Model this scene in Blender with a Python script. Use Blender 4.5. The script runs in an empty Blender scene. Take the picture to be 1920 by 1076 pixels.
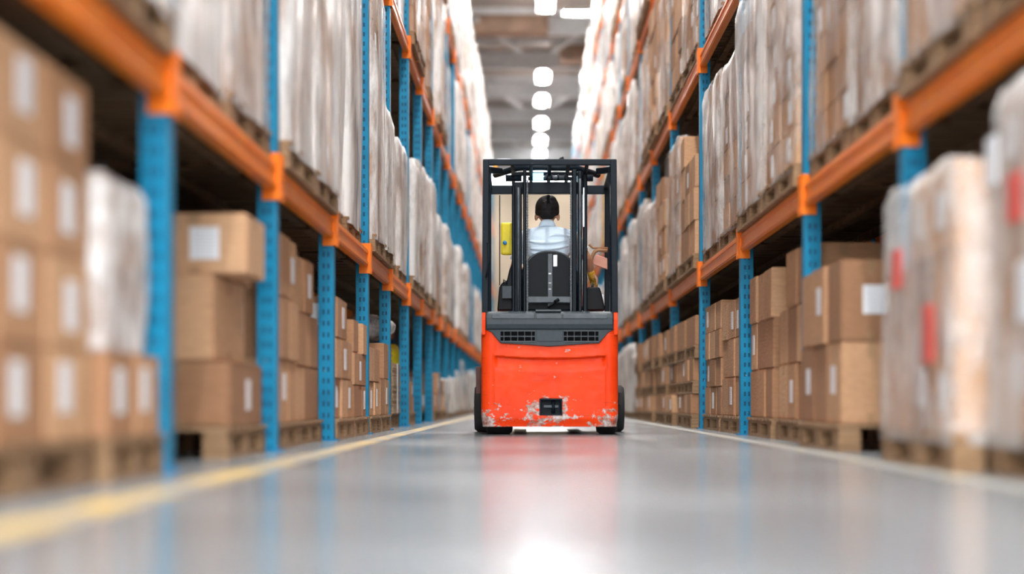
import bpy, bmesh, math, random
from mathutils import Vector, Matrix, Euler
from mathutils import noise as mnoise
PI = math.pi
sc = bpy.context.scene
col = sc.collection

# ------------------------------------------------------------------ camera, world, light, exposure
F = 2900.0; VX, VY = 995.0, 755.0; CAMZ = 0.255
cd = bpy.data.cameras.new('camera'); cam = bpy.data.objects.new('camera', cd); col.objects.link(cam)
cam.location = (0, 0, CAMZ); cam.rotation_euler = (PI/2, 0, 0)
cd.sensor_width = 36; cd.lens = 36*F/1920
cd.shift_x = -(VX-960)/1920; cd.shift_y = (VY-538)/1920
cd.clip_start = 0.05; cd.clip_end = 400
cd.dof.use_dof = True; cd.dof.focus_distance = 13.4; cd.dof.aperture_fstop = 0.62
sc.camera = cam

w = bpy.data.worlds.new('world'); sc.world = w; w.use_nodes = True
wb = w.node_tree.nodes['Background']; wb.inputs[0].default_value = (0.93, 0.97, 1.0, 1); wb.inputs[1].default_value = 8.0
LAMP = 450.0
sc.view_settings.view_transform = 'Standard'; sc.view_settings.look = 'None'
sc.view_settings.exposure = 0.48; sc.view_settings.gamma = 1.0
sc.view_settings.use_curve_mapping = False
sc.cycles.max_bounces = 6; sc.cycles.diffuse_bounces = 4; sc.cycles.glossy_bounces = 3
sc.cycles.transparent_max_bounces = 10; sc.cycles.sample_clamp_indirect = 5.0
sc.cycles.caustics_reflective = False; sc.cycles.caustics_refractive = False

R = random.Random(7)
ROOM_Y0, ROOM_Y1, CEIL = -2.6, 80.0, 12.5  # end behind the camera left open so sky light brightens near boxes
DL, DR = 1.37, 1.71

# ------------------------------------------------------------------ materials
def nodes(name):
    m = bpy.data.materials.new(name); m.use_nodes = True
    nt = m.node_tree; b = nt.nodes['Principled BSDF']
    return m, nt, b
def N(nt, t, **kw):
    n = nt.nodes.new(t)
    for k, v in kw.items():
        if k.startswith('i_'): n.inputs[int(k[2:])].default_value = v
        else: setattr(n, k, v)
    return n
def ramp(nt, fac, stops):
    r = N(nt, 'ShaderNodeValToRGB'); e = r.color_ramp.elements
    while len(e) > 1: e.remove(e[-1])
    e[0].position, e[0].color = stops[0][0], (*stops[0][1], 1)
    for p, c in stops[1:]:
        q = e.new(p); q.color = (*c, 1)
    nt.links.new(fac, r.inputs[0]); return r.outputs[0]
def mix(nt, fac, a, b, mode='MIX'):
    m = N(nt, 'ShaderNodeMix', data_type='RGBA', blend_type=mode)
    for s, v in ((m.inputs[0], fac), (m.inputs[6], a), (m.inputs[7], b)):
        if hasattr(v, 'links'): nt.links.new(v, s)
        elif isinstance(v, (int, float)): s.default_value = v
        else: s.default_value = (*v, 1)
    return m.outputs[2]
def math_(nt, op, a, b=0.0, clamp=False):
    m = N(nt, 'ShaderNodeMath', operation=op, use_clamp=clamp)
    for s, v in ((m.inputs[0], a), (m.inputs[1], b)):
        if hasattr(v, 'links'): nt.links.new(v, s)
        else: s.default_value = v
    return m.outputs[0]
def coords(nt, kind='Object', scale=(1, 1, 1)):
    c = N(nt, 'ShaderNodeTexCoord'); mp = N(nt, 'ShaderNodeMapping'); mp.inputs[3].default_value = scale
    nt.links.new(c.outputs[kind], mp.inputs[0]); return mp.outputs[0]
def noise(nt, vec, scale, detail=3, rough=.5):
    n = N(nt, 'ShaderNodeTexNoise'); n.inputs['Scale'].default_value = scale
    n.inputs['Detail'].default_value = detail; n.inputs['Roughness'].default_value = rough
    nt.links.new(vec, n.inputs['Vector']); return n.outputs['Fac']
def bump(nt, b, h, strength=.3, dist=.01):
    u = N(nt, 'ShaderNodeBump'); u.inputs['Strength'].default_value = strength; u.inputs['Distance'].default_value = dist
    nt.links.new(h, u.inputs['Height']); nt.links.new(u.outputs[0], b.inputs['Normal'])
def sep(nt, vec):
    s = N(nt, 'ShaderNodeSeparateXYZ'); nt.links.new(vec, s.inputs[0]); return s.outputs
def objrand(nt):
    return N(nt, 'ShaderNodeObjectInfo').outputs['Random']
def scramble(nt, vec):
    a = N(nt, 'ShaderNodeVectorMath', operation='ADD'); nt.links.new(vec, a.inputs[0])
    r = math_(nt, 'MULTIPLY', objrand(nt), 57.0)
    c = N(nt, 'ShaderNodeCombineXYZ'); nt.links.new(r, c.inputs[0]); nt.links.new(r, c.inputs[1])
    nt.links.new(c.outputs[0], a.inputs[1]); return a.outputs[0]

def simple(name, c, rough=.5, metal=0, var=.12, scale=8, spec=.5, bumps=0):
    m, nt, b = nodes(name); v = coords(nt)
    n = noise(nt, v, scale, 4)
    lo = tuple(x*(1-var) for x in c); hi = tuple(min(1, x*(1+var)) for x in c)
    nt.links.new(ramp(nt, n, [(.3, lo), (.7, hi)]), b.inputs['Base Color'])
    b.inputs['Roughness'].default_value = rough; b.inputs['Metallic'].default_value = metal
    b.inputs['Specular IOR Level'].default_value = spec
    if bumps: bump(nt, b, n, bumps)
    return m
def emit(name, c, s):
    m, nt, b = nodes(name)
    b.inputs['Base Color'].default_value = (*c, 1); b.inputs['Emission Color'].default_value = (*c, 1); b.inputs['Emission Strength'].default_value = s
    return m

def cardboard(name, dark, mid, light, unit=True):
    m, nt, b = nodes(name); v = coords(nt)
    base = ramp(nt, objrand(nt), [(0, dark), (.45, mid), (1, light)])
    n = noise(nt, scramble(nt, coords(nt, 'Object', (3, 3, 9))), 2.2, 4)
    c = mix(nt, .35, base, ramp(nt, n, [(.3, (.55, .5, .45)), (.7, (1.0, 1.0, 1.0))]), 'MULTIPLY')
    if unit:
        s = sep(nt, v)
        ax = math_(nt, 'ABSOLUTE', s[0]); ay = math_(nt, 'ABSOLUTE', s[1])
        mn = math_(nt, 'MINIMUM', ax, ay)
        tape = math_(nt, 'LESS_THAN', mn, .055)
        top = math_(nt, 'ADD', math_(nt, 'GREATER_THAN', s[2], .8), math_(nt, 'LESS_THAN', s[2], .12), clamp=True)
        t = math_(nt, 'MULTIPLY', tape, top)
        c = mix(nt, math_(nt, 'MULTIPLY', t, .6), c, (.33, .2, .1))
    nt.links.new(c, b.inputs['Base Color']); b.inputs['Roughness'].default_value = .75
    bump(nt, b, n, .25, .02)
    return m
M = {}
M['card'] = cardboard('cardboard', (.34, .165, .080), (.50, .26, .13), (.68, .40, .22))
M['card_bulk'] = cardboard('cardboard_bulk', (.37, .19, .10), (.52, .30, .16), (.68, .45, .28), False)
M['kraft'] = cardboard('kraft_sheets', (.33, .22, .13), (.40, .27, .16), (.45, .31, .19), False)

def wood(name, a, b_, c_):
    m, nt, b = nodes(name)
    v = scramble(nt, coords(nt, 'Object', (1.5, 9, 9)))
    n = noise(nt, v, 2.0, 5, .6)
    c = ramp(nt, n, [(.28, a), (.5, b_), (.75, c_)])
    c = mix(nt, .5, c, ramp(nt, objrand(nt), [(0, (.6, .55, .5)), (1, (1, 1, 1))]), 'MULTIPLY')
    nt.links.new(c, b.inputs['Base Color']); b.inputs['Roughness'].default_value = .8
    bump(nt, b, n, .3, .01); return m
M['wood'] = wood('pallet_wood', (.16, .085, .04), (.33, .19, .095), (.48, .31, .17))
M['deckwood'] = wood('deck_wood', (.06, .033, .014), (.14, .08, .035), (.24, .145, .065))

def film(name, lo, hi, colr=(.95, .925, .90)):
    m, nt, b = nodes(name)
    v = scramble(nt, coords(nt, 'Object', (2.6, 2.6, 1.5)))
    n = noise(nt, v, 1.9, 6, .66)
    n2 = noise(nt, scramble(nt, coords(nt, 'Object', (1, 1, 1))), 1.7, 2)
    f = math_(nt, 'ADD', math_(nt, 'MULTIPLY', n, .6), math_(nt, 'MULTIPLY', n2, .4))
    f = math_(nt, 'ADD', f, math_(nt, 'MULTIPLY', math_(nt, 'SUBTRACT', objrand(nt), .5), .10))
    mr = N(nt, 'ShaderNodeMapRange'); nt.links.new(f, mr.inputs[0])
    mr.inputs[1].default_value = .40; mr.inputs[2].default_value = .58; mr.inputs[3].default_value = lo; mr.inputs[4].default_value = hi
    b.inputs['Base Color'].default_value = (*colr, 1); b.inputs['Roughness'].default_value = .3
    nt.links.new(mr.outputs[0], b.inputs['Alpha'])
    bump(nt, b, n, .5, .03)
    return m
M['film'] = film('stretch_film', .08, .85)
M['film_thin'] = film('stretch_film_thin', .0, .5)
M['film_heavy'] = film('stretch_film_heavy', .30, .97)

def label_mat():
    m, nt, b = nodes('paper_label'); s = sep(nt, coords(nt))
    lines = math_(nt, 'GREATER_THAN', math_(nt, 'SINE', math_(nt, 'MULTIPLY', s[2], 62.0)), .72)
    inx = math_(nt, 'LESS_THAN', math_(nt, 'ABSOLUTE', s[0]), .36)
    f = math_(nt, 'MULTIPLY', math_(nt, 'MULTIPLY', lines, inx), .45)
    nt.links.new(mix(nt, f, (.86, .86, .88), (.12, .12, .14)), b.inputs['Base Color']); b.inputs['Roughness'].default_value = .5
    return m
M['label'] = label_mat()
M['redprint'] = simple('red_print', (.70, .10, .08), .6)

def post_mat():
    m, nt, b = nodes('blue_painted_steel'); v = coords(nt); s = sep(nt, v)
    n = noise(nt, v, 5, 4)
    c = ramp(nt, n, [(.3, (.002, .165, .31)), (.7, (.004, .245, .44))])
    # punched slots along the post centre
    fz = math_(nt, 'FRACT', math_(nt, 'MULTIPLY', s[2], 13.0))
    hz = math_(nt, 'LESS_THAN', fz, .45)
    hx = math_(nt, 'LESS_THAN', math_(nt, 'ABSOLUTE', math_(nt, 'SUBTRACT', math_(nt, 'ABSOLUTE', s[0]), .016)), .008)
    c = mix(nt, math_(nt, 'MULTIPLY', math_(nt, 'MULTIPLY', hz, hx), .8), c, (.004, .03, .07))
    sc_ = noise(nt, v, 38, 3, .7)
    c = mix(nt, math_(nt, 'GREATER_THAN', sc_, .70), c, (.35, .45, .5))
    nt.links.new(c, b.inputs['Base Color']); b.inputs['Roughness'].default_value = .42; b.inputs['Specular IOR Level'].default_value = .2
    return m
M['blue'] = post_mat()
M['blue_plain'] = simple('blue_brace_paint', (.003, .17, .35), .45, spec=.2)
def beam_mat():
    m, nt, b = nodes('orange_painted_beam'); v = coords(nt)
    n = noise(nt, v, 6, 4); n3 = noise(nt, coords(nt, 'Object', (6, 1.2, 8)), 5, 4, .65)
    c = ramp(nt, n, [(.3, (.92, .20, .004)), (.7, (1.0, .28, .008))])
    c = mix(nt, math_(nt, 'MULTIPLY', math_(nt, 'GREATER_THAN', n3, .66), .6), c, (.62, .42, .36))
    nt.links.new(c, b.inputs['Base Color']); b.inputs['Roughness'].default_value = .33
    return m
M['orange'] = beam_mat()
M['conn'] = simple('orange_connector', (.95, .20, .004), .4, spec=.25)
M['steel'] = simple('galvanised_steel', (.45, .46, .48), .4, .7)
M['dark'] = simple('grille_shade_black', (.004, .004, .005), .9, spec=.03)  # near-black colour standing for the shade inside the vent grilles

def floor_mat():
    m, nt, b = nodes('polished_concrete'); v = coords(nt)
    n = noise(nt, v, .7, 6, .6); n2 = noise(nt, v, 9, 5, .6)
    c = ramp(nt, n, [(.3, (.165, .195, .215)), (.55, (.24, .265, .28)), (.75, (.33, .34, .345))])
    c = mix(nt, .35, c, ramp(nt, n2, [(.3, (.7, .7, .7)), (.7, (1, 1, 1))]), 'MULTIPLY')
    st = noise(nt, coords(nt, 'Object', (1.2, .35, 1)), 3.0, 4, .55)
    c = mix(nt, .4, c, ramp(nt, st, [(.35, (.60, .62, .66)), (.65, (1, 1, .98))]), 'MULTIPLY')
    nt.links.new(c, b.inputs['Base Color'])
    nt.links.new(ramp(nt, n, [(.3, (.16,)*3), (.7, (.27,)*3)]), b.inputs['Roughness'])
    b.inputs['Specular IOR Level'].default_value = .42
    bump(nt, b, noise(nt, coords(nt, 'Object', (1, .6, 1)), 2.2, 3), .06, .05)
    return m
M['floor'] = floor_mat()
def line_mat(name, c, lo, hi):
    m, nt, b = nodes(name); v = coords(nt); n = noise(nt, v, 3.5, 5, .65)
    nt.links.new(ramp(nt, n, [(lo, (.28, .29, .29)), (hi, c)]), b.inputs['Base Color']); b.inputs['Roughness'].default_value = .4
    return m
M['yline'] = line_mat('worn_yellow_paint', (.62, .42, .12), .40, .56)
M['yline2'] = line_mat('faded_yellow_paint', (.50, .40, .22), .46, .64)
M['wall'] = simple('blocker_wall_panel', (.16, .14, .13), .8)  # dark tone of the added light-blocking walls behind the racks
M['endwall'] = simple('end_wall_panel', (.46, .38, .29), .8, var=.25, scale=.4)
M['ceil'] = simple('ceiling_deck', (.36, .33, .31), .8, var=.35, scale=.5)
M['truss'] = simple('truss_paint', (.66, .69, .72), .5)
M['duct'] = simple('duct_metal', (.50, .50, .52), .5)
M['brownboard'] = simple('brown_ceiling_board', (.34, .23, .17), .8, var=.3, scale=2)
M['tube'] = emit('lamp_tube', (1.0, .98, .95), LAMP)
M['white'] = simple('white_paint', (.8, .8, .8), .5)
def glassmat(name, c=(.9, .95, 1), a=.12, rough=.03):
    m, nt, b = nodes(name); b.inputs['Base Color'].default_value = (*c, 1); b.inputs['Alpha'].default_value = a; b.inputs['Roughness'].default_value = rough
    return m
M['glass'] = glassmat('window_glass')

# ------------------------------------------------------------------ mesh helpers
class MB:
    def __init__(s): s.v = []; s.f = []; s.m = []; s.sm = []
    def add(s, vs, fs, mi=0, smooth=False):
        o = len(s.v); s.v += [tuple(p) for p in vs]; s.f += [tuple(i+o for i in f) for f in fs]
        s.m += [mi]*len(fs); s.sm += [smooth]*len(fs); return s
    def box(s, x0, x1, y0, y1, z0, z1, mi=0, rot=None, piv=None):
        vs = [Vector((x, y, z)) for x in (x0, x1) for y in (y0, y1) for z in (z0, z1)]
        if rot:
            c = Vector(piv) if piv else sum(vs, Vector())/8
            r = Euler(rot).to_matrix(); vs = [c+r@(p-c) for p in vs]
        return s.add(vs, [(0, 1, 3, 2), (4, 6, 7, 5), (0, 4, 5, 1), (2, 3, 7, 6), (0, 2, 6, 4), (1, 5, 7, 3)], mi)
    def bar(s, a, b, wx, wy, mi=0):
        a, b = Vector(a), Vector(b); d = (b-a).normalized()
        u = d.cross(Vector((0, 1, 0))) if abs(d.y) < .9 else d.cross(Vector((1, 0, 0)))
        u.normalize(); t = d.cross(u)
        vs = []
        for p in (a, b):
            for i, j in ((-1, -1), (1, -1), (1, 1), (-1, 1)): vs.append(p+u*i*wx/2+t*j*wy/2)
        return s.add(vs, [(3, 2, 1, 0), (4, 5, 6, 7), (0, 1, 5, 4), (1, 2, 6, 5), (2, 3, 7, 6), (3, 0, 4, 7)], mi)
    def tube(s, pts, rad, n=12, mi=0, cap=True, smooth=True):
        pts = [Vector(p) for p in pts]; rad = rad if isinstance(rad, (list, tuple)) else [rad]*len(pts)
        vs = []; fs = []; u = None
        for k, p in enumerate(pts):
            d = (pts[min(k+1, len(pts)-1)]-pts[max(k-1, 0)]).normalized()
            if u is None: u = d.cross(Vector((0, 0, 1)) if abs(d.z) < .9 else Vector((1, 0, 0))).normalized()
            else: u = (u-d*u.dot(d)).normalized()
            t = d.cross(u)
            for i in range(n):
                a = 2*PI*i/n; vs.append(p+(u*math.cos(a)+t*math.sin(a))*rad[k])
        for k in range(len(pts)-1):
            for i in range(n):
                j = (i+1) % n; fs.append((k*n+i, k*n+j, k*n+n+j, k*n+n+i))
        if cap: fs += [tuple(range(n))[::-1], tuple(range((len(pts)-1)*n, len(pts)*n))]
        return s.add(vs, fs, mi, smooth)
    def ell(s, c, r, nu=20, nv=12, mi=0, rot=None):
        vs = []; fs = []; Rm = Euler(rot).to_matrix() if rot else None
        for k in range(nv+1):
            th = PI*k/nv
            for i in range(nu):
                a = 2*PI*i/nu; p = Vector((r[0]*math.sin(th)*math.cos(a), r[1]*math.sin(th)*math.sin(a), r[2]*math.cos(th)))
                if k in (0, nv) and i: continue
                vs.append((Rm@p if Rm else p)+Vector(c))
        idx = lambda k, i: 0 if k == 0 else (1+(nv-1)*nu if k == nv else 1+(k-1)*nu+i % nu)
        for k in range(nv):
            for i in range(nu):
                q = [idx(k, i), idx(k+1, i), idx(k+1, i+1), idx(k, i+1)]
                q = [x for j, x in enumerate(q) if x not in q[:j]]; fs.append(tuple(q))
        return s.add(vs, fs, mi, True)
    def prism(s, poly, ax, a, b, mi=0):
        # poly: 2D points in the plane normal to axis ax
        def P(p, t): return {'x': (t, p[0], p[1]), 'y': (p[0], t, p[1]), 'z': (p[0], p[1], t)}[ax]
        n = len(poly); vs = [P(p, a) for p in poly]+[P(p, b) for p in poly]
        fs = [tuple(range(n)), tuple(range(2*n-1, n-1, -1))]+[(i, i+n, (i+1) % n+n, (i+1) % n) for i in range(n)]
        return s.add(vs, fs, mi)
    def mesh(s, name, mats):
        me = bpy.data.meshes.new(name); me.from_pydata(s.v, [], s.f)
        for m in (mats if isinstance(mats, (list, tuple)) else [mats]): me.materials.append(m)
        for p, mi, sm in zip(me.polygons, s.m, s.sm): p.material_index = mi; p.use_smooth = sm
        bm = bmesh.new(); bm.from_mesh(me); bmesh.ops.recalc_face_normals(bm, faces=bm.faces); bm.to_mesh(me); bm.free()
        me.update(); return me
    def build(s, name, mats, parent=None, bevel=0, seg=2):
        o = link(name, s.mesh(name, mats), parent)
        if bevel:
            b = o.modifiers.new('bevel', 'BEVEL'); b.width = bevel; b.segments = seg; b.limit_method = 'ANGLE'; b.angle_limit = .6
        return o
def link(name, data, parent=None, loc=(0, 0, 0), scale=(1, 1, 1), rz=0.0):
    o = bpy.data.objects.new(name, data); col.objects.link(o)
    if parent: o.parent = parent
    o.location = loc; o.scale = scale; o.rotation_euler = (0, 0, rz); return o
def tag(o, label, cat, group=None, kind=None):
    o['label'] = label; o['category'] = cat
    if group: o['group'] = group
    o['kind'] = kind or 'thing'
    return o
def struct(name, mb, mats, bevel=0):
    o = mb.build(name, mats, None, bevel); o['kind'] = 'structure'; return o

ONES = 'zeroth first second third fourth fifth sixth seventh eighth ninth tenth eleventh twelfth thirteenth fourteenth fifteenth sixteenth seventeenth eighteenth nineteenth twentieth'.split()
TENS = {20: 'twenty', 30: 'thirty', 40: 'forty', 50: 'fifty', 60: 'sixty', 70: 'seventy'}
def nth(n):
    if n <= 20: return ONES[n]
    t, u = n//10*10, n % 10
    return TENS[t][:-1]+'ieth' if u == 0 else TENS[t]+'-'+ONES[u]

# ------------------------------------------------------------------ projection test (which repeats the photo can show)
def in_view(x0, x1, y0, y1, z0, z1, m=25):
    y0 = max(y0, .6)
    if y1 <= y0: return False
    xs = [VX+F*x/y for x in (x0, x1) for y in (y0, y1)]; ys = [VY-F*(z-CAMZ)/y for z in (z0, z1) for y in (y0, y1)]
    return max(xs) > -m and min(xs) < 1920+m and max(ys) > -m and min(ys) < 1076+m

# ------------------------------------------------------------------ room
struct('floor', MB().box(-14, 14, -45, ROOM_Y1+.2, -.2, 0), M['floor'])
WL, WR = -2.72, 3.06
struct('blocker_wall_left', MB().box(WL-.15, WL, ROOM_Y0, ROOM_Y1, 0, CEIL), M['wall'])  # added behind the rack to block light, in place of further racks
struct('blocker_wall_right', MB().box(WR, WR+.15, ROOM_Y0, ROOM_Y1, 0, CEIL), M['wall'])  # same light-blocking wall, added behind the other rack
struct('ceiling', MB().box(WL, WR, ROOM_Y0, ROOM_Y1, CEIL, CEIL+.12), M['ceil'])
# end wall with window openings
e = MB()
wz0, wz1 = 11.35, 12.15
wins = [(-2.3, -.55), (-.35, 1.2), (1.4, 2.7)]
e.box(WL, WR, ROOM_Y1, ROOM_Y1+.15, 0, wz0); e.box(WL, WR, ROOM_Y1, ROOM_Y1+.15, wz1, CEIL)
xs = [WL]+[x for p in wins for x in p]+[WR]
for i in range(0, len(xs), 2): e.box(xs[i], xs[i+1], ROOM_Y1, ROOM_Y1+.15, wz0, wz1)
struct('wall_back', e, M['endwall'])
for k, (a, b) in enumerate(wins):
    g = MB().box(a, b, ROOM_Y1+.06, ROOM_Y1+.08, wz0, wz1); wo = struct(f'window_{k+1}', g, M['glass'])
    fr = MB()
    for q in (a+.03, (a+b)/2, b-.03): fr.box(q-.03, q+.03, ROOM_Y1-.02, ROOM_Y1+.1, wz0, wz1)
    for q in (wz0+.03, (wz0+wz1)/2, wz1-.03): fr.box(a, b, ROOM_Y1-.02, ROOM_Y1+.1, q-.03, q+.03)
    fr.build('window_frame', M['white'], wo)
# overhead steel beams, joists and braces
k = 0
for y in range(34, 80, 5):
    k += 1
    t = MB()
    t.box(WL, WR, y-.13, y+.13, CEIL-.60, CEIL-.56); t.box(WL, WR, y-.13, y+.13, CEIL-.06, CEIL-.02); t.box(WL, WR, y-.02, y+.02, CEIL-.57, CEIL-.05)
    struct(f'trim_{k}', t, M['truss'])
for y in (38, 48, 58, 68):
    for s in (-1, 1):
        k += 1
        struct(f'trim_{k}', MB().bar((s*1.9+.2, y+.2, CEIL-.3), (s*.55+.2, y+4.6, CEIL-.3), .16, .12), M['truss'])
for i, y in enumerate(range(32, 79, 2)):
    if (y-34) % 5 in (0,): continue
    k += 1
    struct(f'trim_{k}', MB().box(WL, WR, y-.06, y+.06, CEIL-.18, CEIL), M['truss'] if i % 3 else M['duct'])
def board(x0, x1, y, z, lab):
    o = MB().box(x0, x1, y, y+.9, z, CEIL-.005).build('ceiling_board', M['brownboard'], None, .02)
    tag(o, lab, 'ceiling board', 'brown boards between the overhead beams')
board(-1.75, .55, 48.3, CEIL-.62, 'long brown board hung under the ceiling between pale steel beams')
board(1.0, 2.4, 52.3, CEIL-.62, 'short brown board under the ceiling beside the lamp line, over the right-side rack')
dct = MB().box(WL+.6, 1.0, 42.6, 43.3, CEIL-.75, CEIL-.2).build('ventilation_duct', M['duct'], None, .05)
tag(dct, 'grey rectangular duct crossing the aisle under the ceiling', 'duct')

def lamp(x, y, z, L, cross, lab):
    r = link('strip_light', None, None, (x, y, z)); tag(r, lab, 'ceiling light', 'strip lights over the aisle')
    if cross: r.rotation_euler = (0, 0, PI/2)
    MB().prism([(-.24, -.03), (-.235, -.03), (-.12, .06), (.12, .06), (.235, -.03), (.24, -.03), (.13, .12), (-.13, .12)], 'y', -L/2-.05, L/2+.05).build('housing', M['white'], r, .003)
    for s in (-1, 1): MB().tube([(s*.055, -L/2, .015), (s*.055, L/2, .015)], .033, 8).build('lamp_tube', M['tube'], r)
    MB().tube([(0, -L*.35, .1), (0, -L*.35, CEIL-z)], .008, 6).build('hanger', M['steel'], r)
    MB().tube([(0, L*.35, .1), (0, L*.35, CEIL-z)], .008, 6).build('hanger', M['steel'], r)
LZ = 11.75; ly = [-1.6, 3, 8, 13, 18, 23, 28, 33, 38.5, 44.6, 54.7, 59.0, 63.8, 68.0, 71.6, 76]  # first lamp, unseen behind the camera, is added to light facing surfaces
for i, y in enumerate(ly):
    lamp(.43, y, LZ, 1.7, False, f'white strip light above aisle centre, {nth(i+1)} in the line from the open end')
lamp(1.5, 45.6, LZ, 1.0, True, 'short white strip light turned crosswise beside the aisle line')

# painted floor lines
tag(MB().box(-1.115, -.985, -5, 78, 0, .003).build('floor_line', M['yline'], None), 'worn yellow painted line along the left-side rack foot', 'floor line', 'painted aisle lines')
tag(MB().box(1.40, 1.50, -5, 78, 0, .003).build('floor_line', M['yline2'], None), 'faded pale yellow painted line along the right-side rack foot', 'floor line', 'painted aisle lines')

# ------------------------------------------------------------------ racks
LY = [1.1, 3.4]+[F*DL/o for o in (700, 492, 382, 315, 273, 237, 212, 191, 176)]
while LY[-1] < 53: LY.append(LY[-1]+2.15)
RY = [1.6, 4.3]+[F*DR/o for o in (715, 526, 404, 326, 270, 235, 210, 188)]
while RY[-1] < 58: RY.append(RY[-1]+2.6)
SIDES = {'left': dict(s=-1, d=DL, ys=LY, lv=[1.36, 4.03, 6.20], top=8.1, tot=24),
         'right': dict(s=1, d=DR, ys=RY, lv=[1.45, 3.54, 5.62, 7.42, 9.20], top=10.2, tot=22)}
PW = .10; DEPTH = 1.1; BH = .14
mesh_cache = {}
def cached(key, fn):
    if key not in mesh_cache: mesh_cache[key] = fn()
    return mesh_cache[key]
def post_mesh(h):
    def f():
        m = MB()   # open C-section with lips, front web towards the viewer
        m.box(-.05, .05, -.05, -.044, 0, h); m.box(-.05, -.044, -.044, .04, 0, h); m.box(.044, .05, -.044, .04, 0, h)
        m.box(-.05, -.03, .04, .046, 0, h); m.box(.03, .05, .04, .046, 0, h)
        return m.mesh('post', M['blue'])
    return cached(('post', h), f)
def brace_mesh(h, s):
    pts = []; z = .25; flip = 0
    out = []
    while z < h-.9:
        out.append(('h', z)); out.append(('d', z, flip)); z += .95; flip ^= 1
    out.append(('h', h-.15)); return out
def rack_frame(side, i, y):
    c = SIDES[side]; s = c['s']; h = c['top']; x = s*c['d']; xb = s*(c['d']+DEPTH-PW/2)
    r = link('rack_upright', None, None, (x, y, 0))
    tag(r, f'blue braced rack upright frame on the {side}-side, {nth(i+1)} frame along the aisle', 'rack frame', 'blue rack upright frames')
    link('post', post_mesh(h), r)
    if y < 30: link('post', post_mesh(h), r, (xb-x, 0, 0))
    bp = cached('bp', lambda: MB().box(-.075, .075, -.07, .07, 0, .012).mesh('base_plate', M['blue_plain']))
    link('base_plate', bp, r)
    if y < 30:
        link('base_plate', bp, r, (xb-x, 0, 0))
        for b in brace_mesh(h, s):
            X0, X1 = s*.05, xb-x-s*.05
            if b[0] == 'h': key = ('bh', s); fn = lambda: MB().bar((X0, 0, 0), (X1, 0, 0), .045, .035).mesh('brace', M['blue_plain'])
            else:
                fl = b[2]; key = ('bd', s, fl)
                fn = lambda: MB().bar((X0, 0, .9 if fl else .05), (X1, 0, .05 if fl else .9), .045, .03).mesh('brace', M['blue_plain'])
            if in_view(min(x, xb), max(x, xb), y, y, b[1], b[1]+.9): link('brace', cached(key, fn), r, (0, 0, b[1]))
def rack_beam(side, lvl, i, y0, y1, z, back=False):
    c = SIDES[side]; s = c['s']; L = y1-y0-.012*2-PW; x = s*(c['d']-.02) if not back else s*(c['d']+DEPTH-.06)
    ym = (y0+y1)/2
    m = MB()
    m.box(-.025, .025, -L/2, L/2, 0, BH)
    # stepped box profile with a raised lip
    m.box(-.028 if s < 0 else -.034, .034 if s < 0 else .028, -L/2+.01, L/2-.01, .012, .035)
    m.box(-.028 if s < 0 else -.034, .034 if s < 0 else .028, -L/2+.01, L/2-.01, BH-.04, BH-.015)
    o = m.build('rack_beam', M['orange']); o.location = (x, ym, z)
    tag(o, f'orange {"rear " if back else ""}shelf beam, {side}-side rack, {nth(lvl)} beam level, {nth(i+1)} bay along the aisle', 'rack beam', 'orange shelf beams')
    def cm():
        q = MB(); q.box(-.042, .042, -.006, .006, -.055, .19); q.box(-s*.048-.004, -s*.048+.004, -.006, .046, -.055, .19)
        for zz in (-.02, .15): q.box(-s*.052-.003, -s*.052+.003, .015, .03, zz-.008, zz+.008)
        return q.mesh('beam_connector', M['conn'])
    if not back:
        me = cached(('conn', s), cm)
        a = link('beam_connector', me, o, (0, L/2+.004, 0)); b = link('beam_connector', me, o, (0, -L/2-.004, 0)); b.scale = (1, -1, 1)
def shelf_deck(side, lvl, i, y0, y1, z):
    c = SIDES[side]; s = c['s']; m = MB(); xa, xb = sorted((s*(c['d']+.06), s*(c['d']+DEPTH-.10)))
    y = y0+.07; rr = random.Random(i*7+lvl)
    while y < y1-.17:
        m.box(xa, xb, y, y+.10, rr.uniform(0, .004), .022); y += .128
    for xx in (xa+.1, (xa+xb)/2, xb-.1): m.box(xx-.03, xx+.03, y0+.07, y1-.07, -.05, 0)
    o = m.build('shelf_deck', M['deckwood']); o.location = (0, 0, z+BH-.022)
    tag(o, f'slatted wooden shelf deck, {side}-side rack, {nth(lvl)} beam level, {nth(i+1)} bay along the aisle', 'shelf deck', 'slatted decks on the rack beams')
for side, c in SIDES.items():
    s, d = c['s'], c['d']
    for i, y in enumerate(c['ys']):
        if in_view(min(s*d, s*(d+.1)), max(s*d, s*(d+.1)), y-.05, y+.05, 0, c['top'], 90): rack_frame(side, i, y)
    for i in range(len(c['ys'])-1):
        y0, y1 = c['ys'][i], c['ys'][i+1]
        for l, z in enumerate(c['lv']):
            xa, xb = sorted((s*d, s*(d+DEPTH)))
            if not in_view(xa, xb, y0, y1, z, z+BH): continue
            rack_beam(side, l+1, i, y0, y1, z)
            if y0 < 26 and l < 3:
                rack_beam(side, l+1, i, y0, y1, z, True); shelf_deck(side, l+1, i, y0, y1, z)
            elif y0 < 40: shelf_deck(side, l+1, i, y0, y1, z)

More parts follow.
